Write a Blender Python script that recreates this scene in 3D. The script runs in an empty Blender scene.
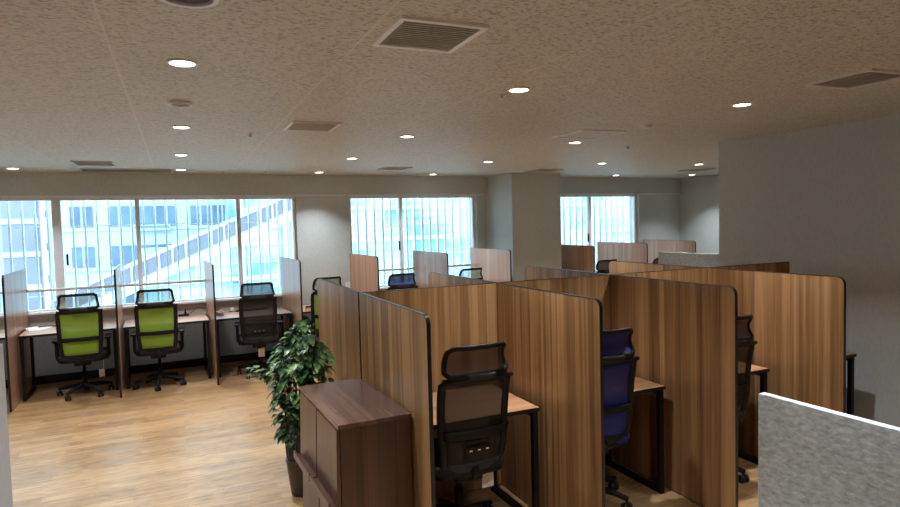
import bpy, bmesh, math, random
from mathutils import Vector, Matrix
random.seed(7)
scene = bpy.context.scene
COL = scene.collection
PI = math.pi
HC = 1.82
CEIL = 2.551

# ---------------------------------------------------------------- helpers
def obj(name, bm, mat, parent=None, loc=(0, 0, 0), rz=0.0, smooth=False, bevel=0.0, kind=None, label=None):
    bmesh.ops.recalc_face_normals(bm, faces=bm.faces[:])
    if bevel > 0:
        es = [e for e in bm.edges if len(e.link_faces) == 2 and e.calc_face_angle(0) > 0.6]
        bmesh.ops.bevel(bm, geom=es, offset=bevel, segments=2, profile=0.6, affect='EDGES', clamp_overlap=True)
    me = bpy.data.meshes.new(name)
    bm.to_mesh(me); bm.free()
    if smooth:
        for p in me.polygons: p.use_smooth = True
    for m in (mat if isinstance(mat, (list, tuple)) else [mat]):
        me.materials.append(m)
    o = bpy.data.objects.new(name, me)
    COL.objects.link(o)
    o.location = loc; o.rotation_euler = (0, 0, rz)
    if parent is not None: o.parent = parent
    if kind: o['kind'] = kind
    if label: o['label'] = label
    return o

def tag(o, label, cat, group=None):
    o['label'] = label; o['category'] = cat
    if group: o['group'] = group
    return o

def thing(name, label, cat, loc=(0, 0, 0), rz=0.0, group=None):
    o = bpy.data.objects.new(name, None); COL.objects.link(o)
    o.empty_display_size = .1
    o.location = loc; o.rotation_euler = (0, 0, rz)
    return tag(o, label, cat, group)

def dup(root, loc, rz, label, group=None):
    r = root.copy(); COL.objects.link(r); r.location = loc; r.rotation_euler = (0, 0, rz)
    r['label'] = label
    if group: r['group'] = group
    for ch in list(root.children):
        c = ch.copy(); COL.objects.link(c); c.parent = r
        for g in list(ch.children):
            d = g.copy(); COL.objects.link(d); d.parent = c
    return r

def B(): return bmesh.new()

def box(bm, x0, x1, y0, y1, z0, z1, mat=0):
    vs = [bm.verts.new(p) for p in ((x0,y0,z0),(x1,y0,z0),(x1,y1,z0),(x0,y1,z0),(x0,y0,z1),(x1,y0,z1),(x1,y1,z1),(x0,y1,z1))]
    for f in ((0,3,2,1),(4,5,6,7),(0,1,5,4),(1,2,6,5),(2,3,7,6),(3,0,4,7)):
        fc = bm.faces.new([vs[i] for i in f]); fc.material_index = mat
    return bm

def boxb(*a): return box(B(), *a)

def prism(bm, poly, axis, a, b):
    """extrude a 2-D outline along axis ('x': (y,z), 'y': (x,z), 'z': (x,y))"""
    def P(p, t):
        return {'x': (t, p[0], p[1]), 'y': (p[0], t, p[1]), 'z': (p[0], p[1], t)}[axis]
    A = [bm.verts.new(P(p, a)) for p in poly]; C = [bm.verts.new(P(p, b)) for p in poly]
    bm.faces.new(A); bm.faces.new(C[::-1])
    n = len(poly)
    for i in range(n): bm.faces.new((A[i], A[(i+1) % n], C[(i+1) % n], C[i]))
    return bm

def ring_prism(bm, outer, inner, axis, a, b):
    def P(p, t):
        return {'x': (t, p[0], p[1]), 'y': (p[0], t, p[1]), 'z': (p[0], p[1], t)}[axis]
    L = [[bm.verts.new(P(p, t)) for p in poly] for poly, t in ((outer, a), (outer, b), (inner, b), (inner, a))]
    n = len(outer)
    for k in range(4):
        A, C = L[k], L[(k+1) % 4]
        for i in range(n): bm.faces.new((A[i], A[(i+1) % n], C[(i+1) % n], C[i]))
    return bm

def tube(bm, pts, r, seg=8, closed=False, flat=1.0):
    pts = [Vector(p) for p in pts]; n = len(pts); rings = []
    up = None
    for i, p in enumerate(pts):
        a = pts[(i-1) % n] if (closed or i > 0) else p
        b = pts[(i+1) % n] if (closed or i < n-1) else p
        t = (b-a).normalized()
        if up is None:
            up = Vector((0, 1, 0)) if abs(t.y) < .8 else Vector((0, 0, 1))
        s = t.cross(up)
        if s.length < 1e-4: s = t.cross(Vector((1, 0, 0)))
        s.normalize(); u2 = s.cross(t).normalized(); up = u2
        rr = r[i] if isinstance(r, (list, tuple)) else r
        rings.append([bm.verts.new(p + s*math.cos(2*PI*k/seg)*rr*flat + u2*math.sin(2*PI*k/seg)*rr) for k in range(seg)])
    m = n if closed else n-1
    for i in range(m):
        A, C = rings[i], rings[(i+1) % n]
        off = 0
        if closed and i == n-1:
            off = min(range(seg), key=lambda o: sum((A[k].co-C[(k+o) % seg].co).length for k in range(seg)))
        for k in range(seg):
            bm.faces.new((A[k], A[(k+1) % seg], C[(k+1+off) % seg], C[(k+off) % seg]))
    if not closed:
        bm.faces.new(rings[0]); bm.faces.new(rings[-1][::-1])
    return bm

def lathe(bm, prof, seg=24, c=(0, 0, 0), cap=True):
    rings = []
    for r, z in prof:
        rings.append([bm.verts.new((c[0]+r*math.cos(2*PI*k/seg), c[1]+r*math.sin(2*PI*k/seg), c[2]+z)) for k in range(seg)])
    for A, C in zip(rings, rings[1:]):
        for k in range(seg): bm.faces.new((A[k], A[(k+1) % seg], C[(k+1) % seg], C[k]))
    if cap:
        bm.faces.new(rings[0][::-1]); bm.faces.new(rings[-1])
    return bm

def rrect(x0, x1, z0, z1, r, seg=6):
    """rounded rectangle outline; r = (bl, br, tr, tl)"""
    out = []
    for (cx, cz, rr, a0) in ((x0, z0, r[0], PI), (x1, z0, r[1], 1.5*PI), (x1, z1, r[2], 0), (x0, z1, r[3], .5*PI)):
        sx = 1 if cx == x0 else -1; sz = 1 if cz == z0 else -1
        if rr <= 0:
            for k in range(seg+1): out.append((cx + sx*1e-5*k*0, cz)) if k == 0 else None
            continue
        for k in range(seg+1):
            a = a0 + .5*PI*k/seg
            out.append((cx+sx*rr+rr*math.cos(a), cz+sz*rr+rr*math.sin(a)))
    return out

# ---------------------------------------------------------------- materials
def new_mat(name):
    m = bpy.data.materials.new(name); m.use_nodes = True
    nt = m.node_tree; bs = nt.nodes['Principled BSDF']
    return m, nt, bs

def N(nt, t, **kw):
    n = nt.nodes.new(t)
    for k, v in kw.items():
        if k in n.inputs: n.inputs[k].default_value = v
        else: setattr(n, k, v)
    return n

def L(nt, a, b): nt.links.new(a, b)

def rgb(c): return (c[0], c[1], c[2], 1)

def coords(nt, scale=(1, 1, 1), kind='Object', rot=(0, 0, 0), rand=False):
    tc = N(nt, 'ShaderNodeTexCoord'); mp = N(nt, 'ShaderNodeMapping')
    mp.inputs['Scale'].default_value = scale; mp.inputs['Rotation'].default_value = rot
    L(nt, tc.outputs[kind], mp.inputs['Vector'])
    if rand:
        oi = N(nt, 'ShaderNodeObjectInfo'); ml = N(nt, 'ShaderNodeMath', operation='MULTIPLY'); ml.inputs[1].default_value = 37.0
        L(nt, oi.outputs['Random'], ml.inputs[0])
        ad = N(nt, 'ShaderNodeVectorMath', operation='ADD')
        L(nt, mp.outputs[0], ad.inputs[0]); L(nt, ml.outputs[0], ad.inputs[1])
        return ad.outputs[0]
    return mp.outputs[0]

def ramp(nt, fac, stops):
    r = N(nt, 'ShaderNodeValToRGB'); cr = r.color_ramp
    while len(cr.elements) < len(stops): cr.elements.new(.5)
    for e, (p, c) in zip(cr.elements, stops): e.position = p; e.color = rgb(c)
    L(nt, fac, r.inputs[0]); return r.outputs[0]

def bump(nt, bs, h, strength=.2, dist=.01):
    b = N(nt, 'ShaderNodeBump'); b.inputs['Strength'].default_value = strength; b.inputs['Distance'].default_value = dist
    L(nt, h, b.inputs['Height']); L(nt, b.outputs[0], bs.inputs['Normal'])

def plain(name, c, rough=.5, metal=0, noise=.06, nscale=30, spec=.5):
    m, nt, bs = new_mat(name)
    bs.inputs['Roughness'].default_value = rough; bs.inputs['Metallic'].default_value = metal
    bs.inputs['Specular IOR Level'].default_value = spec
    n = N(nt, 'ShaderNodeTexNoise'); n.inputs['Scale'].default_value = nscale; n.inputs['Detail'].default_value = 3
    L(nt, coords(nt), n.inputs['Vector'])
    lo = [x*(1-noise) for x in c]; hi = [min(1, x*(1+noise)) for x in c]
    L(nt, ramp(nt, n.outputs['Fac'], [(.3, lo), (.7, hi)]), bs.inputs['Base Color'])
    return m

def wood(name, dark, mid, light, axis='z', rough=.42, strip=.055, spec=.5):
    """laminate with straight strips; the grain runs along `axis`"""
    m, nt, bs = new_mat(name)
    if axis == 'z': s1, s2 = (1/strip, 1/strip, .0), (26, 26, .7)
    elif axis == 'x': s1, s2 = (0, 1/strip, 0), (.9, 26, 26)
    else: s1, s2 = (1/strip, 0, 0), (26, .9, 26)
    n1 = N(nt, 'ShaderNodeTexNoise'); n1.inputs['Scale'].default_value = .9; n1.inputs['Detail'].default_value = 2; n1.inputs['Roughness'].default_value = .75
    L(nt, coords(nt, s1, rand=True), n1.inputs['Vector'])
    v = N(nt, 'ShaderNodeTexVoronoi'); v.inputs['Scale'].default_value = .8
    L(nt, coords(nt, s1, rand=True), v.inputs['Vector'])
    sx = N(nt, 'ShaderNodeSeparateColor'); L(nt, v.outputs['Color'], sx.inputs[0])
    n2 = N(nt, 'ShaderNodeTexNoise'); n2.inputs['Scale'].default_value = 2.2; n2.inputs['Detail'].default_value = 5
    n2.inputs['Distortion'].default_value = .5
    L(nt, coords(nt, s2, rand=True), n2.inputs['Vector'])
    def mul(a, k):
        x = N(nt, 'ShaderNodeMath', operation='MULTIPLY'); L(nt, a, x.inputs[0]); x.inputs[1].default_value = k; return x.outputs[0]
    def add(a, b):
        x = N(nt, 'ShaderNodeMath', operation='ADD'); L(nt, a, x.inputs[0]); L(nt, b, x.inputs[1]); return x.outputs[0]
    f = add(add(mul(n1.outputs['Fac'], .35), mul(sx.outputs[0], .28)), mul(n2.outputs['Fac'], .42))
    L(nt, ramp(nt, f, [(.28, dark), (.50, mid), (.75, light)]), bs.inputs['Base Color'])
    bs.inputs['Roughness'].default_value = rough
    bs.inputs['Specular IOR Level'].default_value = spec
    return m

def mesh_fabric(name, c, see=.4):
    m, nt, bs = new_mat(name)
    n = N(nt, 'ShaderNodeTexNoise'); n.inputs['Scale'].default_value = 400
    L(nt, coords(nt), n.inputs['Vector'])
    L(nt, ramp(nt, n.outputs['Fac'], [(.3, [x*.85 for x in c]), (.7, [x*1.1 for x in c])]), bs.inputs['Base Color'])
    bs.inputs['Roughness'].default_value = .6
    bs.inputs['Alpha'].default_value = 1-see
    return m

M = {}
M['walnut'] = wood('walnut laminate', (.125, .058, .021), (.265, .138, .055), (.45, .262, .118), 'z', rough=.36, strip=.046)
M['walnut_row'] = wood('pale walnut laminate', (.36, .19, .115), (.50, .285, .185), (.62, .39, .27), 'z', rough=.30)
M['desk'] = wood('desk laminate', (.24, .11, .055), (.40, .205, .11), (.53, .30, .17), 'x', rough=.35)
M['cabinet'] = wood('dark brown laminate', (.050, .021, .014), (.082, .036, .024), (.125, .058, .038), 'z', rough=.30, strip=.04)
M['cabinet_top'] = wood('dark brown top laminate', (.085, .043, .033), (.135, .072, .056), (.18, .10, .08), 'y', rough=.19, strip=.04)
M['edge'] = plain('black edge band', (.012, .011, .011), .32)
M['black_metal'] = plain('black powder coat', (.008, .008, .009), .5, spec=.3)
M['black_plastic'] = plain('black plastic', (.008, .008, .010), .50, spec=.28)
M['grey_plastic'] = plain('dark grey plastic', (.030, .033, .037), .5, spec=.3)
M['chrome'] = plain('chrome', (.75, .76, .78), .18, 1)
M['caster'] = plain('caster rubber', (.01, .01, .01), .55)
M['mesh_black'] = mesh_fabric('black mesh', (.012, .011, .013), .32)
M['mesh_blue'] = mesh_fabric('blue mesh', (.010, .026, .24), .14)
M['mesh_green'] = mesh_fabric('lime green mesh', (.29, .48, .04), .26)
M['head_black'] = mesh_fabric('black headrest mesh', (.016, .015, .018), .40)
M['head_blue'] = mesh_fabric('blue headrest mesh', (.012, .03, .27), .22)
M['head_green'] = mesh_fabric('green headrest mesh', (.16, .30, .06), .68)
M['seat_black'] = plain('black seat fabric', (.014, .014, .016), .85, nscale=200)
M['seat_blue'] = plain('blue seat fabric', (.012, .025, .15), .85, nscale=200)
M['seat_green'] = plain('green seat fabric', (.22, .42, .025), .85, nscale=200)
M['white'] = plain('white paint', (.88, .88, .88), .4, noise=.02)
M['paper'] = plain('white paper', (.85, .85, .84), .8, noise=.02)
M['vent'] = plain('vent grey metal', (.72, .72, .69), .5)
M['vent_dark'] = plain('vent dark inside', (.42, .42, .42), .7)
M['frame'] = plain('window frame silver', (.80, .83, .87), .35, noise=.03)
M['frame_white'] = plain('window frame white', (.80, .82, .84), .4, noise=.02)
M['rail'] = plain('beige rail', (.62, .60, .55), .45)
M['pot'] = plain('dark brown pot', (.035, .022, .016), .4)
M['soil'] = plain('soil', (.03, .02, .013), .95, noise=.4)
M['stem'] = plain('stem bark', (.09, .06, .03), .8, noise=.3)

def wall_mat(name, c):
    m, nt, bs = new_mat(name)
    n = N(nt, 'ShaderNodeTexNoise'); n.inputs['Scale'].default_value = 60; n.inputs['Detail'].default_value = 4
    L(nt, coords(nt, (1, 1, .35)), n.inputs['Vector'])
    L(nt, ramp(nt, n.outputs['Fac'], [(.3, [x*.93 for x in c]), (.7, [x*1.05 for x in c])]), bs.inputs['Base Color'])
    bs.inputs['Roughness'].default_value = .85; bs.inputs['Specular IOR Level'].default_value = .25
    bump(nt, bs, n.outputs['Fac'], .12, .004)
    return m
M['wall'] = wall_mat('grey green wallpaper', (.58, .65, .655))
M['wall_dark'] = wall_mat('grey wallpaper', (.59, .62, .62))
M['wall_light'] = wall_mat('white wallpaper', (.80, .80, .78))
M['wall_shaded'] = wall_mat('dark grey under-desk shade', (.22, .225, .22))  # shade under the window desks, put into the wall colour
M['wall_sill'] = wall_mat('beige wall', (.56, .54, .49))
M['wall_white'] = wall_mat('pale grey wall', (.55, .57, .60))

def ceiling_mat():
    m, nt, bs = new_mat('fissured ceiling board')
    rz = math.radians(2.0)
    n = N(nt, 'ShaderNodeTexNoise'); n.inputs['Scale'].default_value = 44; n.inputs['Detail'].default_value = 3; n.inputs['Roughness'].default_value = .6
    n.inputs['Distortion'].default_value = .7
    L(nt, coords(nt, (1.0, 1.75, 1), rot=(0, 0, rz)), n.inputs['Vector'])
    c = ramp(nt, n.outputs['Fac'], [(.38, (.36, .35, .30)), (.47, (.61, .605, .55)), (.60, (.67, .665, .61))])
    br = N(nt, 'ShaderNodeTexBrick'); br.offset = .0
    br.inputs['Scale'].default_value = 1; br.inputs['Brick Width'].default_value = .91; br.inputs['Row Height'].default_value = 40
    br.inputs['Mortar Size'].default_value = .006; br.inputs['Mortar Smooth'].default_value = .3; br.inputs['Bias'].default_value = 0
    mp = coords(nt, (1, 1, 1), rot=(0, 0, rz))
    off = N(nt, 'ShaderNodeVectorMath', operation='ADD'); off.inputs[1].default_value = (.21, 20, 0)
    L(nt, mp, off.inputs[0]); L(nt, off.outputs[0], br.inputs['Vector'])
    mx = N(nt, 'ShaderNodeMixRGB'); mx.inputs[2].default_value = (.80, .79, .74, 1)
    f = N(nt, 'ShaderNodeMath', operation='MULTIPLY'); f.inputs[1].default_value = .5
    L(nt, br.outputs['Fac'], f.inputs[0]); L(nt, f.outputs[0], mx.inputs[0]); L(nt, c, mx.inputs[1])
    L(nt, mx.outputs[0], bs.inputs['Base Color'])
    bs.inputs['Roughness'].default_value = .55; bs.inputs['Specular IOR Level'].default_value = .5
    bump(nt, bs, n.outputs['Fac'], .3, .004)
    return m

def floor_mat():
    m, nt, bs = new_mat('oak plank floor')
    rz = math.radians(1.9)
    mp = coords(nt, (1, 1, 1), rot=(0, 0, rz))
    br = N(nt, 'ShaderNodeTexBrick'); br.offset = .37; br.offset_frequency = 2
    br.inputs['Scale'].default_value = 1; br.inputs['Brick Width'].default_value = .92; br.inputs['Row Height'].default_value = .10
    br.inputs['Mortar Size'].default_value = .0012; br.inputs['Mortar Smooth'].default_value = .1; br.inputs['Bias'].default_value = 0
    br.inputs['Color1'].default_value = (0, 0, 0, 1); br.inputs['Color2'].default_value = (1, 1, 1, 1); br.inputs['Mortar'].default_value = (.2, .2, .2, 1)
    L(nt, mp, br.inputs['Vector'])
    n = N(nt, 'ShaderNodeTexNoise'); n.inputs['Scale'].default_value = 3.4; n.inputs['Detail'].default_value = 8; n.inputs['Roughness'].default_value = .68; n.inputs['Distortion'].default_value = .7
    L(nt, coords(nt, (1.6, 11, 1), rot=(0, 0, rz)), n.inputs['Vector'])
    a = N(nt, 'ShaderNodeMath', operation='MULTIPLY'); a.inputs[1].default_value = .16; L(nt, br.outputs['Color'], a.inputs[0])
    b = N(nt, 'ShaderNodeMath', operation='MULTIPLY'); b.inputs[1].default_value = .86; L(nt, n.outputs['Fac'], b.inputs[0])
    s = N(nt, 'ShaderNodeMath', operation='ADD'); L(nt, a.outputs[0], s.inputs[0]); L(nt, b.outputs[0], s.inputs[1])
    c = ramp(nt, s.outputs[0], [(.30, (.13, .075, .036)), (.42, (.31, .175, .073)), (.53, (.415, .245, .108)), (.70, (.53, .345, .18))])
    n2 = N(nt, 'ShaderNodeTexNoise'); n2.inputs['Scale'].default_value = 1.7; n2.inputs['Detail'].default_value = 4
    L(nt, coords(nt, (1.2, 5.5, 1), rot=(0, 0, rz)), n2.inputs['Vector'])
    g = ramp(nt, n2.outputs['Fac'], [(.58, (0, 0, 0)), (.72, (.75, .75, .75))])
    mx = N(nt, 'ShaderNodeMixRGB'); mx.inputs[2].default_value = (.235, .195, .165, 1)
    L(nt, g, mx.inputs[0]); L(nt, c, mx.inputs[1])
    L(nt, mx.outputs[0], bs.inputs['Base Color'])
    bs.inputs['Roughness'].default_value = .36; bs.inputs['Specular IOR Level'].default_value = .75
    bump(nt, bs, s.outputs[0], .10, .002)
    return m

def felt_mat():
    m, nt, bs = new_mat('grey felt')
    n = N(nt, 'ShaderNodeTexNoise'); n.inputs['Scale'].default_value = 62; n.inputs['Detail'].default_value = 5; n.inputs['Roughness'].default_value = .65
    L(nt, coords(nt, (1, .5, 1)), n.inputs['Vector'])
    L(nt, ramp(nt, n.outputs['Fac'], [(.32, (.36, .42, .455)), (.5, (.51, .58, .62)), (.68, (.66, .735, .775))]), bs.inputs['Base Color'])
    bs.inputs['Roughness'].default_value = .95; bs.inputs['Specular IOR Level'].default_value = .1
    bump(nt, bs, n.outputs['Fac'], .3, .004)
    return m

def glass_mat():
    m = bpy.data.materials.new('window glass'); m.use_nodes = True; nt = m.node_tree
    for n in list(nt.nodes): nt.nodes.remove(n)
    out = N(nt, 'ShaderNodeOutputMaterial'); mix = N(nt, 'ShaderNodeMixShader')
    tr = N(nt, 'ShaderNodeBsdfTransparent'); tr.inputs[0].default_value = (.86, .97, 1, 1)
    gl = N(nt, 'ShaderNodeBsdfGlossy'); gl.inputs['Roughness'].default_value = .02
    fr = N(nt, 'ShaderNodeFresnel'); fr.inputs[0].default_value = 1.25
    L(nt, fr.outputs[0], mix.inputs[0]); L(nt, tr.outputs[0], mix.inputs[1]); L(nt, gl.outputs[0], mix.inputs[2]); L(nt, mix.outputs[0], out.inputs[0])
    return m

def emit_mat(name, c, s):
    m, nt, bs = new_mat(name)
    bs.inputs['Emission Color'].default_value = rgb(c); bs.inputs['Emission Strength'].default_value = s
    bs.inputs['Base Color'].default_value = (.9, .9, .9, 1)
    return m

def leaf_mat():
    m, nt, bs = new_mat('leaves')
    n = N(nt, 'ShaderNodeTexNoise'); n.inputs['Scale'].default_value = 22; n.inputs['Detail'].default_value = 2
    L(nt, coords(nt), n.inputs['Vector'])
    L(nt, ramp(nt, n.outputs['Fac'], [(.33, (.022, .068, .032)), (.50, (.065, .165, .06)), (.64, (.20, .34, .11))]), bs.inputs['Base Color'])
    bs.inputs['Roughness'].default_value = .35
    return m

M['ceiling'] = ceiling_mat(); M['floor'] = floor_mat(); M['felt'] = felt_mat(); M['glass'] = glass_mat()
M['lamp'] = emit_mat('lamp diffuser', (1, .96, .88), 9)
M['leaf'] = leaf_mat()
# exterior
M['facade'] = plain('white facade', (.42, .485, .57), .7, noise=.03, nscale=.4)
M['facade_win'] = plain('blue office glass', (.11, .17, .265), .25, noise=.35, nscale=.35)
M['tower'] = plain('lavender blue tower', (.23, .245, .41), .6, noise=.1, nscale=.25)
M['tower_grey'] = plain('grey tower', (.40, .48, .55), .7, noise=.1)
m_, nt_, bs_ = new_mat('cyan curtain wall')
n_ = N(nt_, 'ShaderNodeTexNoise'); n_.inputs['Scale'].default_value = .22; n_.inputs['Detail'].default_value = 3
L(nt_, coords(nt_, (1, 1, 1.6)), n_.inputs['Vector'])
L(nt_, ramp(nt_, n_.outputs['Fac'], [(.38, (.10, .36, .52)), (.62, (.56, .73, .75))]), bs_.inputs['Base Color']); bs_.inputs['Roughness'].default_value = .3
M['curtain'] = m_
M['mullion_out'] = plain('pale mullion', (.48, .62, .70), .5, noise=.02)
M['louver'] = plain('louver metal', (.90, .92, .94), .5, noise=.03)
M['stair'] = plain('pale steel stair', (.44, .51, .58), .5, noise=.03)
M['stair_panel'] = plain('stair railing panel', (.14, .15, .20), .5, noise=.1)
M['ground'] = plain('street asphalt', (.35, .38, .40), .9, noise=.1, nscale=.3)

# ---------------------------------------------------------------- setting
X0, XR, YB, YW = -3.2, 9.22, -2.6, 8.85
WX, WY = 5.17, 4.456            # free corner of the right-hand wall block
obj('floor', boxb(X0, XR, YB, YW+.3, -.12, 0), M['floor'], kind='structure')
obj('ceiling', boxb(X0, XR, YB, YW+.3, CEIL, CEIL+.12), M['ceiling'], kind='structure')

wins = [(-3.0, 1.875), (2.655, 4.775), (6.05, 8.20)]
SILL, HEAD = .85, 2.255
bm = B()
box(bm, X0, XR, YW+.02, YW+.28, HEAD, CEIL)                 # band above the windows
xs = [X0] + [v for w in wins for v in w] + [XR]
for a, b in zip(xs[0::2], xs[1::2]): box(bm, a, b, YW+.02, YW+.28, 0, HEAD)
obj('wall_back', bm, M['wall'], kind='structure')
bm = B()
for a, b in wins: box(bm, a, b, YW+.02, YW+.28, 0, SILL)
obj('wall_below', bm, M['wall_sill'], kind='structure')
obj('wall_shade', boxb(X0, 4.955, YW+.008, YW+.02, .10, .69), M['wall_shaded'], kind='structure')  # thin dark sheet on the wall, painting the shade below the desks
obj('wall_shade_far', boxb(5.86, XR, YW+.008, YW+.02, 0, .69), M['wall_shaded'], kind='structure')  # same painted under-desk shade, right of the pillar
obj('trim_bulkhead', boxb(X0, XR, YW-.02, YW+.02, HEAD+.02, CEIL), M['wall'], kind='structure')
obj('trim_rail', boxb(X0, XR, YW-.035, YW+.02, HEAD-.005, HEAD+.02), M['frame_white'], kind='structure')
obj('wall_right', boxb(WX, XR, YB, WY, 0, CEIL), M['wall_dark'], kind='structure')
obj('wall_far_right', boxb(XR, XR+.12, WY, YW+.3, 0, CEIL), M['wall'], kind='structure')
obj('wall_left', boxb(X0-.12, X0, YB, YW+.3, 0, CEIL), M['wall_light'], kind='structure')
obj('wall_behind', boxb(X0, XR, YB-.12, YB, 0, CEIL), M['wall_light'], kind='structure')
obj('pillar', boxb(4.955, 5.85, 8.07, YW+.02, 0, CEIL), M['wall'], kind='structure')
obj('wall_near_left', boxb(-.52, -.368, -.6, 2.0, 0, 1.53), M['wall_white'], kind='structure')
obj('baseboard_back', boxb(X0, 4.955, YW, YW+.02, 0, .10), M['black_plastic'], kind='structure')
obj('baseboard_right', boxb(WX-.012, WX, YB, WY, 0, .06), M['grey_plastic'], kind='structure')

for k, (a, b) in enumerate(wins):
    y = YW+.12
    w = bpy.data.objects.new('window_%d' % (k+1), None); COL.objects.link(w); w['kind'] = 'structure'
    w.location = (0, 0, 0)
    bm = ring_prism(B(), [(a, SILL), (b, SILL), (b, HEAD), (a, HEAD)], [(a+.04, SILL+.04), (b-.04, SILL+.04), (b-.04, HEAD-.035), (a+.04, HEAD-.035)], 'y', y-.04, y+.05)
    obj('window_frame', bm, M['frame_white'], w, bevel=.004)
    obj('window_sill', boxb(a, b, YW-.015, y-.04, SILL-.005, SILL+.02), M['frame_white'], w, bevel=.003)
    mull = [[-2.2, -1.03, -.14, 1.10], [3.49], [7.12]][k]
    for x in mull:
        wide = .095 if x == -1.03 else .05
        obj('mullion', boxb(x-wide/2, x+wide/2, y-.035, y+.045, SILL+.04, HEAD-.035), M['frame'], w, bevel=.004)
    edges = [a+.04] + mull + [b-.04]
    for p, q in zip(edges, edges[1:]):
        obj('pane', boxb(p+.02, q-.02, y, y+.006, SILL+.045, HEAD-.04), M['glass'], w)
    for x in ([-.935], [3.44], [7.06])[k]:
        obj('latch', boxb(x-.012, x+.012, y-.065, y-.035, 1.42, 1.56), M['grey_plastic'], w, bevel=.004)

# outdoor sun louvres and handrails just beyond the glass
louv_labels = ['pale vertical sun louvres outside the wide left window', 'pale vertical sun louvres outside the middle window', 'pale vertical sun louvres outside the far right window']
for k, (a, b) in enumerate(wins):
    t = thing('sun_louvre', louv_labels[k], 'louvre', ((a+b)/2, YW+.62, -.4), group='sun louvres outside the windows')
    n = int(round((b-a)/.135)); bm = B(); h = (b-a)/2+.12
    wv = .019 if k == 0 else .030
    for i in range(n+2):
        x = -h + (2*h)*i/(n+1)
        box(bm, x-wv/2, x+wv/2, -.03, .03, 0, 3.6)
    obj('slats', bm, M['louver'], t)
    bm = B()
    for i in range(14 if k else 4):
        z = .5+(.258*i if k else .9*i); box(bm, -h-.1, h+.1, .03, .045, z, z+.012)
    obj('crossbars', bm, M['louver'], t)
    for s in (-1, 1): obj('bracket', boxb(s*h-.02, s*h+.02, -.30, .05, 1.0, 1.05), M['louver'], t)
for nm, a, b, z, drop in (('pale handrail across the wide left window, ending in a short drop', -2.95, .72, 1.135, True), ('pale handrail across the middle window', 2.72, 4.72, 1.13, False)):
    t = thing('handrail', nm, 'handrail', ((a+b)/2, YW+.030, SILL), group='handrails at the windows')
    h = (b-a)/2
    obj('rail', tube(B(), [(-h, 0, z-SILL), (h, 0, z-SILL)], .017, 10), M['rail'], t, smooth=True)
    for x in ([-h+.05, h-.06] if drop else [-h+.03, h-.03]):
        obj('post', tube(B(), [(x, 0, .02), (x, 0, z-SILL)], .014, 8), M['rail'], t, smooth=True)
    if drop: obj('return_end', tube(B(), [(h, 0, z-SILL), (h, 0, z-SILL-.13)], .017, 8), M['rail'], t, smooth=True)

# ---------------------------------------------------------------- partition panels
def panel(name, label, group, loc, rz, length, height, mat, t=.020, both=False, z0=0.004, r=.05, free_end=True):
    """upright board: local x from 0 to length, the free end at x=length carries the rounded corner"""
    root = thing(name, label, 'partition', loc, rz, group)
    rr = (0, 0, r if free_end else 0, r if both else 0)
    e = .003
    out = rrect(0, length, z0, height, rr); inn = rrect(e, length-e, z0+e, height-e, (0, 0, max(r-e, 0) if free_end else 0, max(r-e, 0) if both else 0))
    obj('board', prism(B(), inn, 'y', -t/2+.0008, t/2-.0008), mat, root)
    obj('edge_band', ring_prism(B(), out, inn, 'y', -t/2, t/2), M['edge'], root, label='black edge band')
    return root

HP = 1.405
AN = math.radians(-1.8554)
OX, OY, W, LF, LB = 1.153, 3.692, .961, 1.132, 1.228
U = Vector((math.cos(AN), math.sin(AN))); V = Vector((math.sin(AN), -math.cos(AN)))
def cub(i, l, z=0):
    q = Vector((OX, OY)) + U*W*i + V*l
    return (q.x, q.y, z)
fl = ['walnut divider beside the dark cabinet, leftmost front divider of the near booths',
      'walnut front divider between the black chair booth and the blue chair booth',
      'walnut front divider just right of the blue chair booth',
      'walnut front divider nearest the grey right wall']
bl = ['walnut divider behind the plant, continuing from the booth divider beside the cabinet',
      'walnut back-side divider showing above the black chair booth',
      'walnut back-side divider showing above the blue chair booth',
      'walnut back-side divider in front of the far grey screen']
sl = ['walnut back board of the booth with the black chair beside the cabinet',
      'walnut back board of the booth with the blue chair',
      'walnut back board of the booth third from the left',
      'walnut back board ending beside the grey right wall']
for i in range(4):
    panel('divider_panel', fl[i], 'front dividers of the near booths', cub(i, .0112), AN-PI/2, LF-.0112, HP, M['walnut'])
    panel('divider_panel', bl[i], 'back dividers of the near booths', cub(i, -.0112), AN+PI/2, LB-.0112, HP, M['walnut'])
    ln = W-.0024 if i < 3 else 4.985-cub(3, 0)[0]
    panel('back_board', sl[i], 'back boards of the near booths', cub(i+.0012/W, 0), AN, ln, HP, M['walnut'], free_end=False)

# window row
DX = [-2.369, -1.369, -.369, .631, 1.631, 2.631, 3.631, 4.631]
YF = 7.61
dl = ['pale walnut divider by the window, cut off at the left picture edge',
      'pale walnut divider left of the first green chair',
      'pale walnut divider seen edge-on between the two green chairs',
      'pale walnut divider seen edge-on left of the black window chair',
      'pale walnut divider right of the black window chair',
      'walnut divider at the left edge of the middle window',
      'pale walnut divider in front of the middle of the middle window',
      'pale walnut divider against the left side of the pillar']
for x, lb in list(zip(DX, dl))[1:]:
    panel('divider_panel', lb, 'dividers along the window', (x, YW-.01, 0), -PI/2, YW-.01-YF, HP+.005, M['walnut_row'])
DX3 = [6.13, 7.20, 8.27]
d3 = ['walnut divider emerging from behind the right side of the pillar',
      'pale walnut divider at the right part of the far right window',
      'warm walnut divider behind the far grey screen']
for x, lb in zip(DX3, d3):
    panel('divider_panel', lb, 'dividers along the window', (x, YW-.01, 0), -PI/2, YW-.01-YF, HP+.005, M['walnut_row'])

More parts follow.
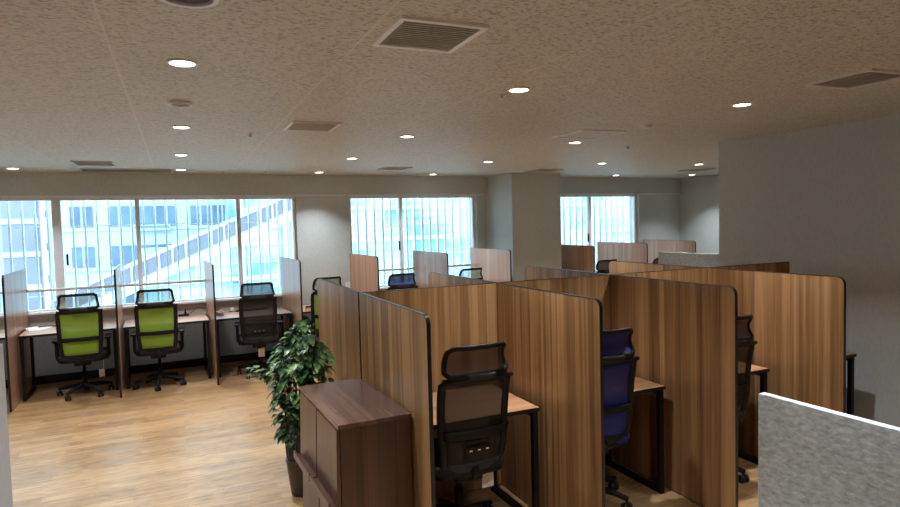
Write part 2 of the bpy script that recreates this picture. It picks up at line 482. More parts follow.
# ---------------------------------------------------------------- desks
def make_desk(w, d, label, loc, rz, group):
    """local: x centred, front edge at y=-d, back at y=0"""
    t = thing('desk', label, 'desk', loc, rz, group)
    e = .0025
    obj('desktop', boxb(-w/2+e, w/2-e, -d+e, -e, .695, .72), M['desk'], t)
    obj('edge_band', ring_prism(B(), [(-w/2, -d), (w/2, -d), (w/2, 0), (-w/2, 0)], [(-w/2+e, -d+e), (w/2-e, -d+e), (w/2-e, -e), (-w/2+e, -e)], 'z', .696, .719), M['edge'], t, label='black edge band')
    for s in (-1, 1):
        bm = B(); x0 = s*(w/2-.02); a, b = x0-.016, x0+.016
        box(bm, a, b, -d+.015, -d+.05, 0.0, .695)
        box(bm, a, b, -.06, -.025, 0.0, .695)
        box(bm, a, b, -d+.05, -.06, 0.0, .035)
        box(bm, a, b, -d+.05, -.06, .66, .695)
        obj('leg_frame', bm, M['black_metal'], t)
    obj('rear_beam', boxb(-w/2+.036, w/2-.036, -.06, -.03, .66, .69), M['black_metal'], t)
    return t
nd = ['walnut desk in the near booth with the black chair beside the cabinet', 'walnut desk in the near booth with the blue chair',
      'walnut desk in the third near booth with the black chair', 'walnut desk in the last near booth by the grey wall']
base = make_desk(.85, .615, nd[0], cub(.48, .022), AN, 'desks in the near booths')
for i in range(1, 4): dup(base, cub(.48+i, .022), AN, nd[i])
wd = ['walnut window desk cut off at the left picture edge', 'walnut window desk with loose white papers', 'walnut window desk with a black cable box', 'walnut window desk with white crumpled cloth and black strip',
      'walnut window desk behind the potted plant', 'walnut window desk at the left of the middle window', 'walnut window desk at the right of the middle window']
base = make_desk(.93, .68, wd[0], (-1.869, 8.69, 0), 0, 'desks along the window')
for i in range(1, 7): dup(base, (-1.869+i, 8.69, 0), 0, wd[i])
dup(base, (6.665, 8.69, 0), 0, 'walnut window desk under the far right window')
dup(base, (7.73, 8.69, 0), 0, 'walnut window desk at the far right corner, behind the grey screen')

# ---------------------------------------------------------------- chairs
def back_y(z):
    pts = [(.40, -.195), (.47, -.222), (.60, -.246), (.75, -.246), (.87, -.262), (.99, -.292)]
    for (a, ya), (b, yb) in zip(pts, pts[1:]):
        if z <= b: return ya+(yb-ya)*(z-a)/(b-a)
    return pts[-1][1]
def back_w(z):
    pts = [(.40, .115), (.43, .155), (.48, .178), (.60, .190), (.75, .197), (.88, .200), (1.0, .200)]
    if z <= .40: return .115
    for (a, ya), (b, yb) in zip(pts, pts[1:]):
        if z <= b: return ya+(yb-ya)*(z-a)/(b-a)
    return pts[-1][1]
def bp(u, z): # point on the back surface, u in -1..1
    return (u*back_w(z), back_y(z)+.035*u*u, z)
def head_y(z): # saddle shaped headrest
    t = (z-.985)/.175
    return -.318+.055*math.sin(PI*max(0, min(1, t)))-.012*t
def head_w(z):
    t = (z-.985)/.175
    return .202-.030*t-.008*math.sin(PI*max(0, min(1, t)))
def hp(u, z): return (u*head_w(z), head_y(z)+.03*u*u, z)
def sheet(fn, z0, z1, nu=10, nz=10, th=.004, umax=.97):
    bm = B(); g = []
    for s in (0, 1):
        g.append([[bm.verts.new(Vector(fn(umax*(-1+2*i/nu), z0+(z1-z0)*j/nz))+Vector((0, th*s, 0))) for i in range(nu+1)] for j in range(nz+1)])
    for s in (0, 1):
        for j in range(nz):
            for i in range(nu): bm.faces.new((g[s][j][i], g[s][j][i+1], g[s][j+1][i+1], g[s][j+1][i]))
    for j in range(nz):
        for i in (0, nu): bm.faces.new((g[0][j][i], g[0][j+1][i], g[1][j+1][i], g[1][j][i]))
    for i in range(nu):
        for j in (0, nz): bm.faces.new((g[0][j][i], g[0][j][i+1], g[1][j][i+1], g[1][j][i]))
    return bm
def loop(fn, z0, z1, n=8, r=.03):
    pts = []
    for k in range(n+1): pts.append(fn(-1+2*k/n*1.0 if False else (-.86+1.72*k/n), z0))
    for k in range(n+1): pts.append(fn(1, z0+.02+(z1-z0-.04)*k/n))
    for k in range(n+1): pts.append(fn(.86-1.72*k/n, z1))
    for k in range(n+1): pts.append(fn(-1, z1-.02-(z1-z0-.04)*k/n))
    return pts

def make_chair(label, colour, loc, rz, group):
    t = thing('office_chair', label, 'chair', loc, rz, group)
    P, G = M['black_plastic'], M['grey_plastic']
    # five-star base
    bm = B(); lathe(bm, [(.03, .085), (.045, .09), (.045, .125), (.03, .14)], 16)
    ends = []
    for k in range(5):
        a = math.radians(90+72*k+2); dx, dy = math.cos(a), math.sin(a)
        tube(bm, [(dx*.03, dy*.03, .108), (dx*.17, dy*.17, .098), (dx*.275, dy*.275, .078)], [.026, .021, .016], 8)
        ends.append((dx*.265, dy*.265))
    obj('star_base', bm, P, t, smooth=True)
    for (ex, ey) in ends:
        bm = B()
        for s in (-1, 1):
            tube(bm, [(ex+s*.007, ey, .027), (ex+s*.026, ey, .027)], .027, 14)
        tube(bm, [(ex, ey, .027), (ex, ey, .075)], .010, 8)
        obj('caster', bm, M['caster'], t, smooth=True)
    obj('gas_column', lathe(B(), [(.026, .13), (.026, .26), (.017, .262), (.017, .37)], 14), P, t, smooth=True)
    obj('tilt_mechanism', boxb(-.08, .08, -.16, .12, .355, .405), P, t, bevel=.012)
    # seat
    bm = B(); prism(bm, rrect(-.235, .235, -.20, .27, (.09, .09, .11, .11)), 'z', .425, .48)
    obj('seat', bm, M['seat_black' if colour == 'green' else 'seat_'+colour], t, bevel=.016, smooth=True)
    bm = B(); prism(bm, rrect(-.225, .225, -.19, .26, (.09, .09, .11, .11)), 'z', .40, .425)
    obj('seat_shell', bm, P, t)
    # backrest
    obj('back_frame', tube(B(), loop(bp, .425, .968), .0125, 8, True, 1.9), P, t, smooth=True)
    obj('back_mesh', sheet(bp, .48, .962), M['mesh_'+colour], t, smooth=True, label=('lime green' if colour == 'green' else colour)+' mesh back')
    obj('back_shell', sheet(lambda u, z: (u*back_w(z), back_y(z)+.035*u*u-.004, z), .425, .490, th=.014, umax=.96), G if colour == 'black' else P, t, smooth=True)
    lum = sheet(lambda u, z: (u*back_w(z)*1.0, back_y(z)+.035*u*u-.022, z), .64, .685, nz=4, th=.012, umax=.99)
    lb = obj('lumbar_bar', lum, P, t, smooth=True)
    yy = back_y(.575)
    sp = obj('lumbar_slider', boxb(-.075, .085, yy-.020, yy-.006, .555, .592), P, t, bevel=.004) if colour == 'black' else None
    if colour == 'black':
        for u in (-.045, .005, .055): obj('slider_stud', boxb(u-.009, u+.009, yy-.024, yy-.020, .571, .578), M['chrome'], sp)
    obj('back_spine', tube(B(), [(0, -.10, .385), (0, -.19, .40), (0, -.232, .46)], [.028, .026, .02], 8), P, t, smooth=True)
    # headrest
    obj('headrest_frame', tube(B(), loop(hp, 1.0, 1.152, r=.02), .0098, 8, True, 1.6), P, t, smooth=True)
    obj('headrest_mesh', sheet(hp, 1.0, 1.150, th=.003), M['head_'+colour], t, smooth=True, label='see-through headrest mesh')
    br = obj('headrest_bracket', boxb(-.085, .085, -.340, -.308, .98, 1.01), G, t, bevel=.008)
    obj('top_bar', tube(B(), [(-.205, -.262, .974), (-.1, -.294, .980), (0, -.304, .983), (.1, -.294, .980), (.225, -.255, .966)], .013, 8), P, t, smooth=True)
    for s in (-1, 1):
        a = obj('armrest', tube(B(), [(s*.12, .0, .39), (s*.235, .0, .395), (s*.252, -.005, .44), (s*.252, -.01, .625)], [.018, .018, .02, .017], 8), P, t, smooth=True)
        bm = B(); prism(bm, rrect(s*.252-.033, s*.252+.033, -.13, .11, (.03, .03, .03, .03)), 'z', .625, .65)
        obj('arm_pad', bm, P, a, bevel=.006, smooth=True)
    return t

def add_tag(chair, x, y, z, w=.055, h=.085):
    o = obj('hang_tag', boxb(x-w/2, x+w/2, y-.002, y+.002, z-h, z), M['paper'], chair, label='white paper tag')
    obj('string', tube(B(), [(x+w*.35, y, z-.005), (x+w*.35, y+.04, .41)], .003, 5), M['paper'], o)
    return o

def hub(hx, hy, rz, z=0):   # chair origin from the place of its headrest
    return (hx-math.sin(rz)*.315, hy+math.cos(rz)*.315, z)
R = math.radians
wg = 'office chairs along the window'
def place(first, label, hx, hy, deg, group=wg):
    return dup(first, hub(hx, hy, R(deg)), R(deg), label, group)
g1 = make_chair('lime green mesh office chair at the desk with loose papers', 'green', hub(-.738, 7.70, R(0)), R(0), wg)
g2 = place(g1, 'lime green mesh office chair at the window desk with a cable box', .012, 7.66, -3)
g3 = place(g1, 'lime green mesh office chair half hidden behind the potted plant', 2.035, 7.82, 5)
g4 = place(g1, 'green headrest chair under the middle window, beside the pillar', 4.12, 7.80, 5)
k1 = make_chair('black mesh office chair at the window desk, left of the plant', 'black', hub(1.12, 7.66, R(-8)), R(-8), wg)
k2 = place(k1, 'black mesh office chair under the far right window', 6.56, 7.78, -4)
k3 = place(k1, 'black chair corner peeking out beside the far grey screen', 7.545, 7.575, 0)
ng = 'office chairs in the near booths'
k4 = place(k1, 'black mesh office chair in the near booth behind the dark cabinet', 1.562, 2.90, -1, ng)
k5 = place(k1, 'black office chair mostly hidden behind the third front divider', 3.38, 2.80, -10, ng)
b1 = make_chair('blue mesh office chair in the near booth, half hidden by divider', 'blue', hub(2.41, 2.86, R(-10)), R(-10), ng)
b2 = place(b1, 'blue headrest chair under the middle window, left side', 3.0, 7.66, 1, wg)
for o in g2.children:
    if o.name.startswith(('star_base', 'caster')): o.rotation_euler.z = R(30)
add_tag(g1, .17, .0, .265); add_tag(k1, .02, -.10, .33, .075, .10); add_tag(k4, .14, -.10, .36, .075, .085)

# ---------------------------------------------------------------- cabinet
c = thing('magazine_cabinet', 'low dark brown cabinet with slanted flap doors beside the plant', 'cabinet', (.748, 2.775, 0))
D, LN, H = .352, .79, .90
obj('top', boxb(-.012, D, -.008, LN+.008, H-.022, H), M['cabinet_top'], c, bevel=.002)
for y0 in (0, LN-.02): obj('side_panel', boxb(0, D-.002, y0, y0+.02, 0.0, H-.022), M['cabinet'], c, bevel=.001)
obj('back_panel', boxb(D-.012, D-.002, .02, LN-.02, .02, H-.022), M['cabinet'], c)
obj('plinth', boxb(.012, .03, .02, LN-.02, 0, .05), M['cabinet'], c)
obj('shelf', boxb(.012, D-.012, .02, LN-.02, .475, .49), M['cabinet'], c)
for z0, z1 in ((.06, .475), (.495, .874)):
    for j in (0, 1):
        ya = .004+j*LN/2; yb = ya+LN/2-.016
        bm = prism(B(), [(-.026, z0+.02), (-.004, z0+.02), (-.002, z1), (-.016, z1)], 'y', ya, yb)
        d = obj('flap_door', bm, M['cabinet'], c, bevel=.001)
        bm = prism(B(), [(-.066, z0+.004), (-.002, z0+.004), (-.002, z0+.019), (-.052, z0+.022), (-.056, z0+.044), (-.066, z0+.044)], 'y', ya, yb)
        obj('ledge', bm, M['cabinet'], d)

# ---------------------------------------------------------------- plant
pl = thing('potted_plant', 'bushy green potted plant in a dark pot beside the cabinet', 'plant', (.865, 4.20, 0))
obj('pot', lathe(B(), [(.070, 0), (.082, .01), (.108, .22), (.112, .235), (.112, .25), (.09, .25), (.085, .24)], 28), M['pot'], pl, smooth=True)
prof = []
bm = B(); nr = 44; rings = []
for rr, z in ((.088, .24), (.100, .26), (.118, .50), (.118, .515), (.100, .515), (.098, .49)):
    rings.append([bm.verts.new(((rr+(.005 if k % 2 else 0))*math.cos(2*PI*k/nr), (rr+(.005 if k % 2 else 0))*math.sin(2*PI*k/nr), z)) for k in range(nr)])
for A, C in zip(rings, rings[1:]):
    for k in range(nr): bm.faces.new((A[k], A[(k+1) % nr], C[(k+1) % nr], C[k]))
bm.faces.new(rings[-1])
obj('ribbed_liner', bm, M['grey_plastic'], pl, label='ribbed dark grey liner')
rnd = random.Random(3); bm = B()
for k in range(9):
    a = 2*PI*k/9; r0 = .045
    x, y = r0*math.cos(a), r0*math.sin(a); pts = []
    for j in range(7):
        f = j/6; pts.append((x*(1+1.8*f)+rnd.uniform(-.02, .02)*f, y*(1+1.8*f)+rnd.uniform(-.02, .02)*f, .48+f*(.30+.04*k)))
    tube(bm, pts, [.008*(1-.6*j/6) for j in range(7)], 6)
obj('stems', bm, M['stem'], pl, smooth=True)
bm = B()
def leaf(bm, p, d, ln, wd, droop):
    d = d.normalized(); s = d.cross(Vector((0, 0, 1)))
    if s.length < .05: s = Vector((1, 0, 0))
    s.normalize(); n = s.cross(d).normalized()
    prof = [(0, .03), (.10, .60), (.28, 1.0), (.52, .95), (.76, .58), (.92, .22), (1, .02)]
    rows = []
    for f, w in prof:
        q = p+d*ln*f-Vector((0, 0, 1))*droop*ln*f*f
        rows.append((bm.verts.new(q+s*wd*w*.5+n*wd*.14*w), bm.verts.new(q), bm.verts.new(q-s*wd*w*.5+n*wd*.14*w)))
    for A, C in zip(rows, rows[1:]):
        bm.faces.new((A[0], A[1], C[1], C[0])); bm.faces.new((A[1], A[2], C[2], C[1]))
env = [(.34, .12), (.46, .15), (.55, .19), (.66, .235), (.78, .275), (.90, .275), (.98, .22), (1.05, .14), (1.12, .085), (1.18, .05)]
def env_r(z):
    for (a, ra), (b, rb) in zip(env, env[1:]):
        if a <= z <= b: return ra+(rb-ra)*(z-a)/(b-a)
    return .04
for k in range(1000):
    z = rnd.uniform(.37, 1.17); rad = env_r(z)*math.sqrt(rnd.uniform(.12, 1)) if z > .53 else env_r(z)*rnd.uniform(.85, 1.05); a = rnd.uniform(0, 2*PI)
    lump = .82+.22*math.sin(3*a+z*11)
    p = Vector((.035*max(0, (z-.8)/.3)+math.cos(a)*rad*lump, math.sin(a)*rad*lump, z))
    p.x = min(p.x, .16+.05*rnd.random())
    d = Vector((math.cos(a)+rnd.uniform(-.7, .7), math.sin(a)+rnd.uniform(-.7, .7), rnd.uniform(-.7, .35)))
    ln = rnd.uniform(.045, .085)
    if p.x > .10: d.x = min(d.x, .35)
    leaf(bm, p-d.normalized()*ln*.5, d, ln, ln*rnd.uniform(.66, .86), rnd.uniform(.15, .6))
for k in range(12):   # a sprig reaching out to the left
    a = PI+rnd.uniform(-.35, .35); z = .86+rnd.uniform(-.035, .05); rr = .22+.009*k
    p = Vector((math.cos(a)*rr*.95, math.sin(a)*rr*.5, z)); ln = rnd.uniform(.05, .075)
    leaf(bm, p, Vector((-1, rnd.uniform(-.8, .8), rnd.uniform(-.3, .6))), ln, ln*.7, .3)
obj('foliage', bm, M['leaf'], pl, smooth=True)

# ---------------------------------------------------------------- felt screens
def felt_screen(label, x, y0, y1, h):
    t = thing('felt_screen', label, 'screen', (x, (y0+y1)/2, 0), 0, 'grey felt screens')
    ln = (y1-y0)/2
    obj('felt_panel', prism(B(), rrect(-ln, ln, .10, h, (.008, .008, .008, .008), 3), 'x', -.014, .014), M['felt'], t, bevel=.003)
    for s in (-1, 1):
        bm = boxb(-.15, .15, s*(ln-.2)-.03, s*(ln-.2)+.03, 0, .012); box(bm, -.02, .02, s*(ln-.2)-.02, s*(ln-.2)+.02, .012, .10)
        obj('foot', bm, M['black_metal'], t)
    return t
felt_screen('mottled grey felt screen close by in the right foreground', 1.894, -.35, 1.46, 1.20)
felt_screen('far grey felt screen in front of the warm walnut divider', 6.98, 5.1, 7.13, 1.295)

# ---------------------------------------------------------------- ceiling fittings
lamps = [(.158, 2.968, 'nearest lit downlight of the left column'), (.229, 4.805, 'second lit downlight of the left column'), (.301, 6.58, 'third lit downlight of the left column'), (.368, 8.206, 'lit downlight of the left column closest to the window'),
         (-1.332, 8.276, 'lit downlight at the far left by the window wall'),
         (1.877, 2.958, 'lit downlight between the square vent and the pillar, nearest of its column'), (1.96, 4.831, 'lit downlight right of the small louvred vent'), (2.008, 6.555, 'lit downlight third from the camera above the middle window'), (2.084, 8.328, 'lit downlight above the wall between left and middle windows'),
         (3.55, 2.872, 'lit downlight near the grey wall, nearest on the right'), (3.651, 4.791, 'lit downlight beside the white framed hatch'), (3.73, 6.609, 'lit downlight just left of the pillar top'), (3.821, 8.44, 'lit downlight closest to the middle window top right'),
         (5.38, 6.494, 'lit downlight just right of the pillar top'), (7.118, 8.236, 'lit downlight above the far right window'), (6.974, 6.346, 'lit downlight near the right wall corner, nearer of two'), (8.573, 7.957, 'lit downlight near the right wall corner, farther of two')]
extra = [(-1.60, 2.97), (-1.50, 4.80), (-1.42, 6.55), (.09, 1.17), (1.80, 1.17), (3.47, 1.10)]   # the grid goes on out of frame
LAMP_W = 9.5
def downlight(x, y, lb, group='lit round downlights'):
    t = thing('downlight', lb, 'downlight', (x, y, CEIL), 0, group)
    obj('rim', ring_prism(B(), [(.064*math.cos(2*PI*k/28), .064*math.sin(2*PI*k/28)) for k in range(28)], [(.052*math.cos(2*PI*k/28), .052*math.sin(2*PI*k/28)) for k in range(28)], 'z', -.008, 0), M['white'], t)
    obj('diffuser', lathe(B(), [(.052, -.005), (.052, -.001)], 28), M['lamp'], t)
    ld = bpy.data.lights.new('downlight_lamp', 'AREA'); ld.shape = 'DISK'; ld.size = .10; ld.energy = LAMP_W*(.75 if y > 7.9 else 1.08); ld.color = (.93, .963, 1); ld.spread = R(100)
    lo = bpy.data.objects.new('lamp', ld); COL.objects.link(lo); lo.parent = t; lo.location = (0, 0, -.010)
    return t
for x, y, lb in lamps: downlight(x, y, lb)
for i, (x, y) in enumerate(extra):
    downlight(x, y, ['lit downlight above the open floor, nearest', 'lit downlight above the open floor, middle', 'lit downlight above the first green chair', 'lit downlight overhead left', 'lit downlight overhead centre', 'lit downlight overhead right'][i])

def disc(name, label, cat, x, y, r, mats, group=None):
    t = thing(name, label, cat, (x, y, CEIL), 0, group)
    c = lambda q: [(q*math.cos(2*PI*k/32), q*math.sin(2*PI*k/32)) for k in range(32)]
    obj('ring', ring_prism(B(), c(r), c(r*.82), 'z', -.016, 0), mats[0], t, bevel=.002)
    obj('reflector', lathe(B(), [(r*.82, -.004), (r*.4, -.001)], 32), mats[1], t, smooth=True)
    return t
disc('ceiling_speaker', 'round dark ceiling speaker with white ring cut by the top edge', 'speaker', .137, 2.105, .092, (M['white'], M['vent_dark']))
t = disc('downlight', 'unlit silver recessed downlight in the left column', 'downlight', .186, 3.90, .066, (M['white'], M['chrome']))
obj('bulb', lathe(B(), [(.02, -.012), (.03, -.006), (.03, -.004)], 16), M['vent_dark'], t)

def vent(label, x0, x1, y0, y1, slats=14, frame=.022, axis='x', mat='vent', group='ceiling vents'):
    cx, cy = (x0+x1)/2, (y0+y1)/2; hx, hy = (x1-x0)/2, (y1-y0)/2
    t = thing('ceiling_vent', label, 'vent', (cx, cy, CEIL), R(-2), group)
    bm = ring_prism(B(), [(-hx, -hy), (hx, -hy), (hx, hy), (-hx, hy)], [(-hx+frame, -hy+frame), (hx-frame, -hy+frame), (hx-frame, hy-frame), (-hx+frame, hy-frame)], 'z', -.012, 0)
    obj('vent_frame', bm, M['white'] if mat == 'vent' else M['vent'], t)
    obj('backing', boxb(-hx+frame, hx-frame, -hy+frame, hy-frame, -.002, 0), M['vent_dark'], t)
    bm = B(); a = hy-frame
    for k in range(slats):
        y = -a+2*a*(k+.5)/slats; w = a/slats*.62
        prism(bm, [(y-w, -.010), (y-w+.003, -.011), (y+w, -.004), (y+w-.003, -.003)], 'x', -hx+frame, hx-frame)
    obj('louvre_slats', bm, M['vent'], t)
    return t
vent('large square louvred vent at the top centre of the ceiling', .828, 1.178, 2.045, 2.405)
vent('square louvred vent behind the large one, above the plant', .915, 1.268, 4.33, 4.715)
vent('grey louvred vent near the right wall', 3.35, 3.72, 1.93, 2.30, mat='g')
vent('small grey vent above the left window', -.69, -.31, 7.34, 7.78, 8, .015, mat='g')
vent('long grey slot vent right at the left window bulkhead', -.70, .28, 8.14, 8.62, 5, .015, mat='g')
vent('grey vent above the middle window', 2.72, 3.08, 7.42, 7.80, 8, .015, mat='g')
vent('grey vent in front of the pillar top', 4.98, 5.40, 7.35, 7.75, 8, .015, mat='g')
vent('grey vent near the far right corner', 7.55, 7.95, 6.9, 7.3, 8, .015, mat='g')
t = thing('access_hatch', 'white framed square ceiling access hatch', 'hatch', (3.43, 4.31, CEIL), R(-2))
obj('hatch_frame', ring_prism(B(), [(-.225, -.225), (.225, -.225), (.225, .225), (-.225, .225)], [(-.205, -.205), (.205, -.205), (.205, .205), (-.205, .205)], 'z', -.010, 0), M['white'], t)
obj('hatch_panel', boxb(-.205, .205, -.205, .205, -.004, 0), M['ceiling'], t)
for x, y, lb, r in ((1.87, 3.13, 'small round detector left of the nearest centre downlight', .030), (.725, 4.994, 'small grey sprinkler left of the smaller louvred vent', .025), (4.408, 4.915, 'small grey sprinkler between the hatch and the right wall', .025), (.87, 8.35, 'tiny sprinkler by the window bulkhead, left one', .02), (1.38, 8.30, 'tiny sprinkler by the window bulkhead, right one', .02)):
    t = thing('sprinkler', lb, 'sprinkler', (x, y, CEIL), 0, 'ceiling sprinklers and detectors')
    obj('escutcheon', lathe(B(), [(r, -.004), (r, 0)], 18), M['vent'], t)
    obj('head', lathe(B(), [(r*.5, -.028), (r*.55, -.022), (r*.25, -.020), (r*.25, -.004)], 14), M['vent'], t, smooth=True)
t = thing('smoke_detector', 'white round smoke detector beyond the hatch', 'smoke detector', (3.56, 3.76, CEIL))
obj('base_plate', lathe(B(), [(.055, -.010), (.055, 0)], 24), M['white'], t)
obj('sensor_dome', lathe(B(), [(.022, -.030), (.040, -.024), (.042, -.010)], 24), M['white'], t, smooth=True)

# ---------------------------------------------------------------- small things on desks and walls
t = thing('paper_stack', 'loose white papers on the desk at the first green chair', 'papers', (-1.24, 8.50, .72))
for k, (dx, dy, a) in enumerate(((0, 0, .2), (.06, .05, -.3), (-.03, .09, .6))):
    bm = boxb(-.075, .075, -.105, .105, .0008*k, .0008*k+.0006)
    bmesh.ops.rotate(bm, verts=bm.verts[:], cent=(0, 0, 0), matrix=Matrix.Rotation(a, 3, 'Z'))
    bmesh.ops.translate(bm, verts=bm.verts[:], vec=(dx, dy, 0))
    obj('sheet', bm, M['paper'], t)
tag(obj('power_cable', tube(B(), [(.05*j-.17+0, .03*math.sin(j*1.1), .008) for j in range(8)], .006, 6), M['black_plastic'], loc=(-1.06, 8.60, .72), smooth=True), 'black cable on the desk beside the white papers', 'cable')
t = thing('cable_box', 'black cable adaptor with upright plug at the second green chair', 'adaptor', (.335, 8.58, .72))
obj('adaptor_base', boxb(-.065, .065, -.03, .03, 0, .028), M['black_plastic'], t, bevel=.006)
obj('plug', lathe(B(), [(.016, .028), (.010, .06), (.004, .10)], 10, (0.02, 0, 0)), M['black_plastic'], t, smooth=True)
obj('lead', tube(B(), [(.06, .0, .014), (.12, .04, .05), (.17, .045, .10), (.24, .04, .075), (.28, .02, .03)], .004, 6), M['black_plastic'], t, smooth=True)
bm = B(); bmesh.ops.create_icosphere(bm, subdivisions=3, radius=.05)
for v in bm.verts:
    v.co *= 1+.28*math.sin(v.co.x*95+1)*math.cos(v.co.y*80)+.14*math.sin(v.co.z*140)
    v.co.z = max(v.co.z*.75+.026, 0)
tag(obj('crumpled_cloth', bm, M['paper'], loc=(.755, 8.40, .72), smooth=True), 'white crumpled cloth on the desk at the black window chair', 'cloth')
t = thing('power_strip', 'black power strip on the desk behind the black window chair', 'power strip', (1.16, 8.58, .72), R(4))
obj('strip_body', boxb(-.19, .19, -.022, .022, 0, .024), M['black_plastic'], t, bevel=.005)
obj('lead', tube(B(), [(-.19, 0, .012), (-.24, .02, .012), (-.28, .0, .01)], .005, 6), M['black_plastic'], t, smooth=True)
t = thing('white_adaptor', 'small white plug adaptor beside the black power strip', 'adaptor', (.93, 8.64, .72))
obj('adaptor_body', boxb(-.022, .022, -.02, .02, 0, .045), M['paper'], t, bevel=.006)
obj('cap', lathe(B(), [(.012, .045), (.009, .058)], 12), M['paper'], t)
t = thing('tissue_box', 'small white box with black top on the desk behind the plant', 'box', (1.84, 8.15, .72))
obj('carton', boxb(-.05, .05, -.03, .03, 0, .035), M['paper'], t, bevel=.002)
obj('lid', boxb(-.045, .045, -.028, .028, .035, .052), M['black_plastic'], t, bevel=.002)
t = thing('wall_outlet', 'small white wall outlet at the left edge of the middle window', 'outlet', (2.585, YW+.02, .93))
obj('plate', boxb(-.035, .035, -.008, 0, -.06, .06), M['white'], t, bevel=.002)
obj('socket', boxb(-.014, .014, -.011, -.008, -.03, .03), M['paper'], t)

# ---------------------------------------------------------------- the view outside
obj('street_ground', boxb(-160, 260, 12, 300, -16.5, -16), M['ground'], kind='structure')
t = thing('office_building', 'white office building with rows of blue windows outside the left window', 'building', (1.0, 64, -16))
obj('facade_wall', boxb(-8.4, 15, -3.6, 6, 0, 24), M['facade'], t)
rows = [2.25, -1.15, -4.5, 5.65]
xw = [-7.0+.93*q for q in range(22) if q not in (2, 9, 15)]
for z in rows:
    for x in xw:
        zz = z+16
        obj('window', boxb(x, x+.74, -3.66, -3.58, zz, zz+1.75), M['facade_win'], t)
    bm = B(); box(bm, -8.4, 15, -3.72, -3.6, z+16-.32, z+16-.22); obj('ledge', bm, M['mullion_out'], t)
for k in range(4):
    obj('balcony_rail', ring_prism(B(), [(-2.3, rows[k]+15.6), (.6, rows[k]+15.6), (.6, rows[k]+16.12), (-2.3, rows[k]+16.12)], [(-2.2, rows[k]+15.7), (.5, rows[k]+15.7), (.5, rows[k]+16.02), (-2.2, rows[k]+16.02)], 'y', -4.0, -3.72), M['mullion_out'], t)
t = thing('tower_building', 'lavender blue tower outside the left window', 'building', (-11.2, 75, -16))
obj('tower_body', boxb(-1.6, 1.3, -3, 8, 0, 30), M['tower'], t)
for k in range(7): obj('floor_band', boxb(-1.7, 1.4, -3.1, -3, 6+3.2*k, 6.5+3.2*k), M['mullion_out'], t)
for s in (1.75, 3.0): obj('corner_pier', boxb(s-.18, s+.18, -3, -2, 0, 30), M['louver'], t)
for k in range(7): obj('link_beam', boxb(1.3, 3.0, -2.9, -2.4, 6.6+3.2*k, 7.3+3.2*k), M['tower'], t)
t = thing('balcony_tower', 'pale tower with stacked balconies at the far left of the view', 'building', (-21.0, 105, -16))
obj('tower_body', boxb(-2.6, 2.2, -3, 6, 0, 30), M['tower_grey'], t)
for k in range(14): obj('balcony', boxb(-.2, 2.6, -4, -3, 6+1.7*k, 6.7+1.7*k), M['facade'], t)
t = thing('glass_building', 'cyan glass curtain wall building outside the windows', 'building', (33, 50, -16))
hw = 31.5
gx = 6.0-33
obj('glass_wall', boxb(gx, hw+12, 0, 8, 0, 34), M['curtain'], t)
obj('lower_wing', boxb(-33.8, gx, .2, 8, 0, 16.4), M['curtain'], t)
bm = B()
for k in range(60):
    x = -33.8+k*1.25; box(bm, x-.05, x+.05, -.12, .2, 0, 34 if x > gx else 16.4)
obj('vertical_mullions', bm, M['mullion_out'], t)
bm = B()
for k in range(26):
    z = .6+1.32*k; hgt = .10 if k % 2 else .34; box(bm, gx if z > 16.2 else -33.8, hw+12, -.16, 0, z, z+hgt)
obj('floor_lines', bm, M['mullion_out'], t)
for x in (-26.8, -23.4, -19.6): obj('column', boxb(x-.25, x+.25, -.6, -.1, 0, 34), M['facade'], t)
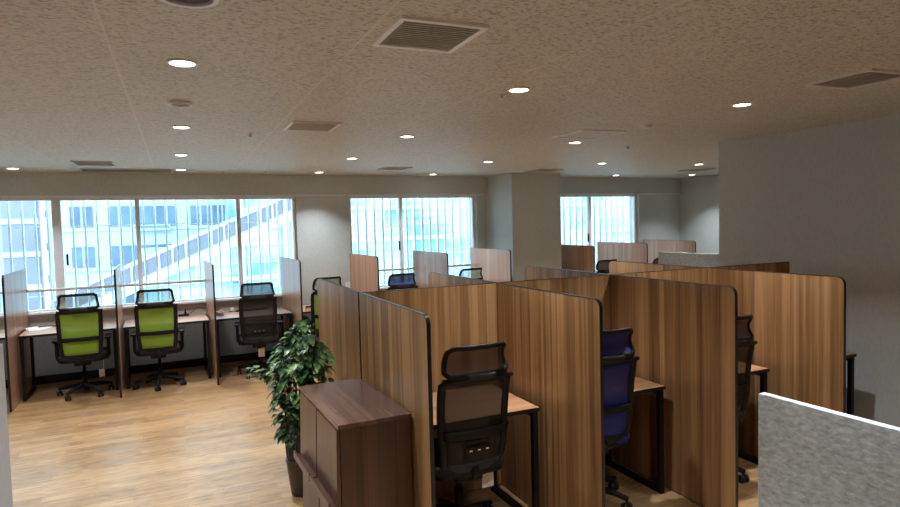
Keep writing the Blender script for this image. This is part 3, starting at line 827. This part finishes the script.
# stair climbing to the right
t = thing('outdoor_staircase', 'pale diagonal staircase rising to the right outside the left window', 'staircase', (-.55, 24, 0))
x0, z0, x1, z1 = -2.4, -1.05, 8.6, 3.75
sl = (z1-z0)/(x1-x0)
for y in (-.8, .8):
    obj('stringer', prism(B(), [(x0, z0-.22), (x1, z1-.22), (x1, z1+.10), (x0, z0+.10)], 'y', y-.05, y+.05), M['stair'], t)
    obj('railing_panel', prism(B(), [(x0, z0+.16), (x1, z1+.16), (x1, z1+.66), (x0, z0+.66)], 'y', y-.012, y+.012), M['stair_panel'], t)
    obj('handrail_bar', prism(B(), [(x0, z0+.68), (x1, z1+.68), (x1, z1+.76), (x0, z0+.76)], 'y', y-.04, y+.04), M['stair'], t)
bm = B()
for k in range(30):
    x = x0+(x1-x0)*(k+.5)/30; z = z0+sl*(x-x0); box(bm, x-.18, x+.18, -.75, .75, z-.02, z+.02)
obj('treads', bm, M['stair'], t)
bm = B()
for k in range(26):
    x = x0+(x1-x0)*(k+.5)/26; z = z0+sl*(x-x0); box(bm, x-.03, x+.03, -.87, -.82, z, z+.7)
obj('balusters', bm, M['stair'], t)
for x in (1.0, 5.5): obj('support_post', boxb(x-.12, x+.12, -.12, .12, -16, z0+sl*(x-x0)-.3), M['stair'], t)

# ---------------------------------------------------------------- light, world, camera
w = bpy.data.worlds.new('World'); scene.world = w; w.use_nodes = True
bg = w.node_tree.nodes['Background']; bg.inputs[0].default_value = (.80, .92, 1, 1); bg.inputs[1].default_value = 3.05
sd = bpy.data.lights.new('sun', 'SUN'); sd.energy = 1.5; sd.angle = R(6); sd.color = (1, .97, .92)
so = bpy.data.objects.new('sun', sd); COL.objects.link(so); so.rotation_euler = (R(48), 0, R(-25)); so.location = (0, -10, 30)

yaw, pitch, roll = math.radians(25.729), math.radians(-2.836), math.radians(1.523)
f = Vector((math.sin(yaw)*math.cos(pitch), math.cos(yaw)*math.cos(pitch), math.sin(pitch)))
r = Vector((math.cos(yaw), -math.sin(yaw), 0)); d = f.cross(r)
r2 = math.cos(roll)*r+math.sin(roll)*d; d2 = -math.sin(roll)*r+math.cos(roll)*d
cd = bpy.data.cameras.new('camera'); cd.sensor_width = 36; cd.lens = 619.6/900*36; cd.clip_start = .05; cd.clip_end = 500
co = bpy.data.objects.new('camera', cd); COL.objects.link(co)
mw = Matrix((( r2.x, -d2.x, -f.x, 0), (r2.y, -d2.y, -f.y, 0), (r2.z, -d2.z, -f.z, HC), (0, 0, 0, 1)))
co.matrix_world = mw
scene.camera = co
scene.view_settings.view_transform = 'Standard'; scene.view_settings.look = 'None'
scene.view_settings.exposure = 0.52; scene.view_settings.gamma = 1.0; scene.view_settings.use_curve_mapping = False
scene.cycles.max_bounces = 8; scene.cycles.transparent_max_bounces = 16
scene.cycles.use_denoising = True
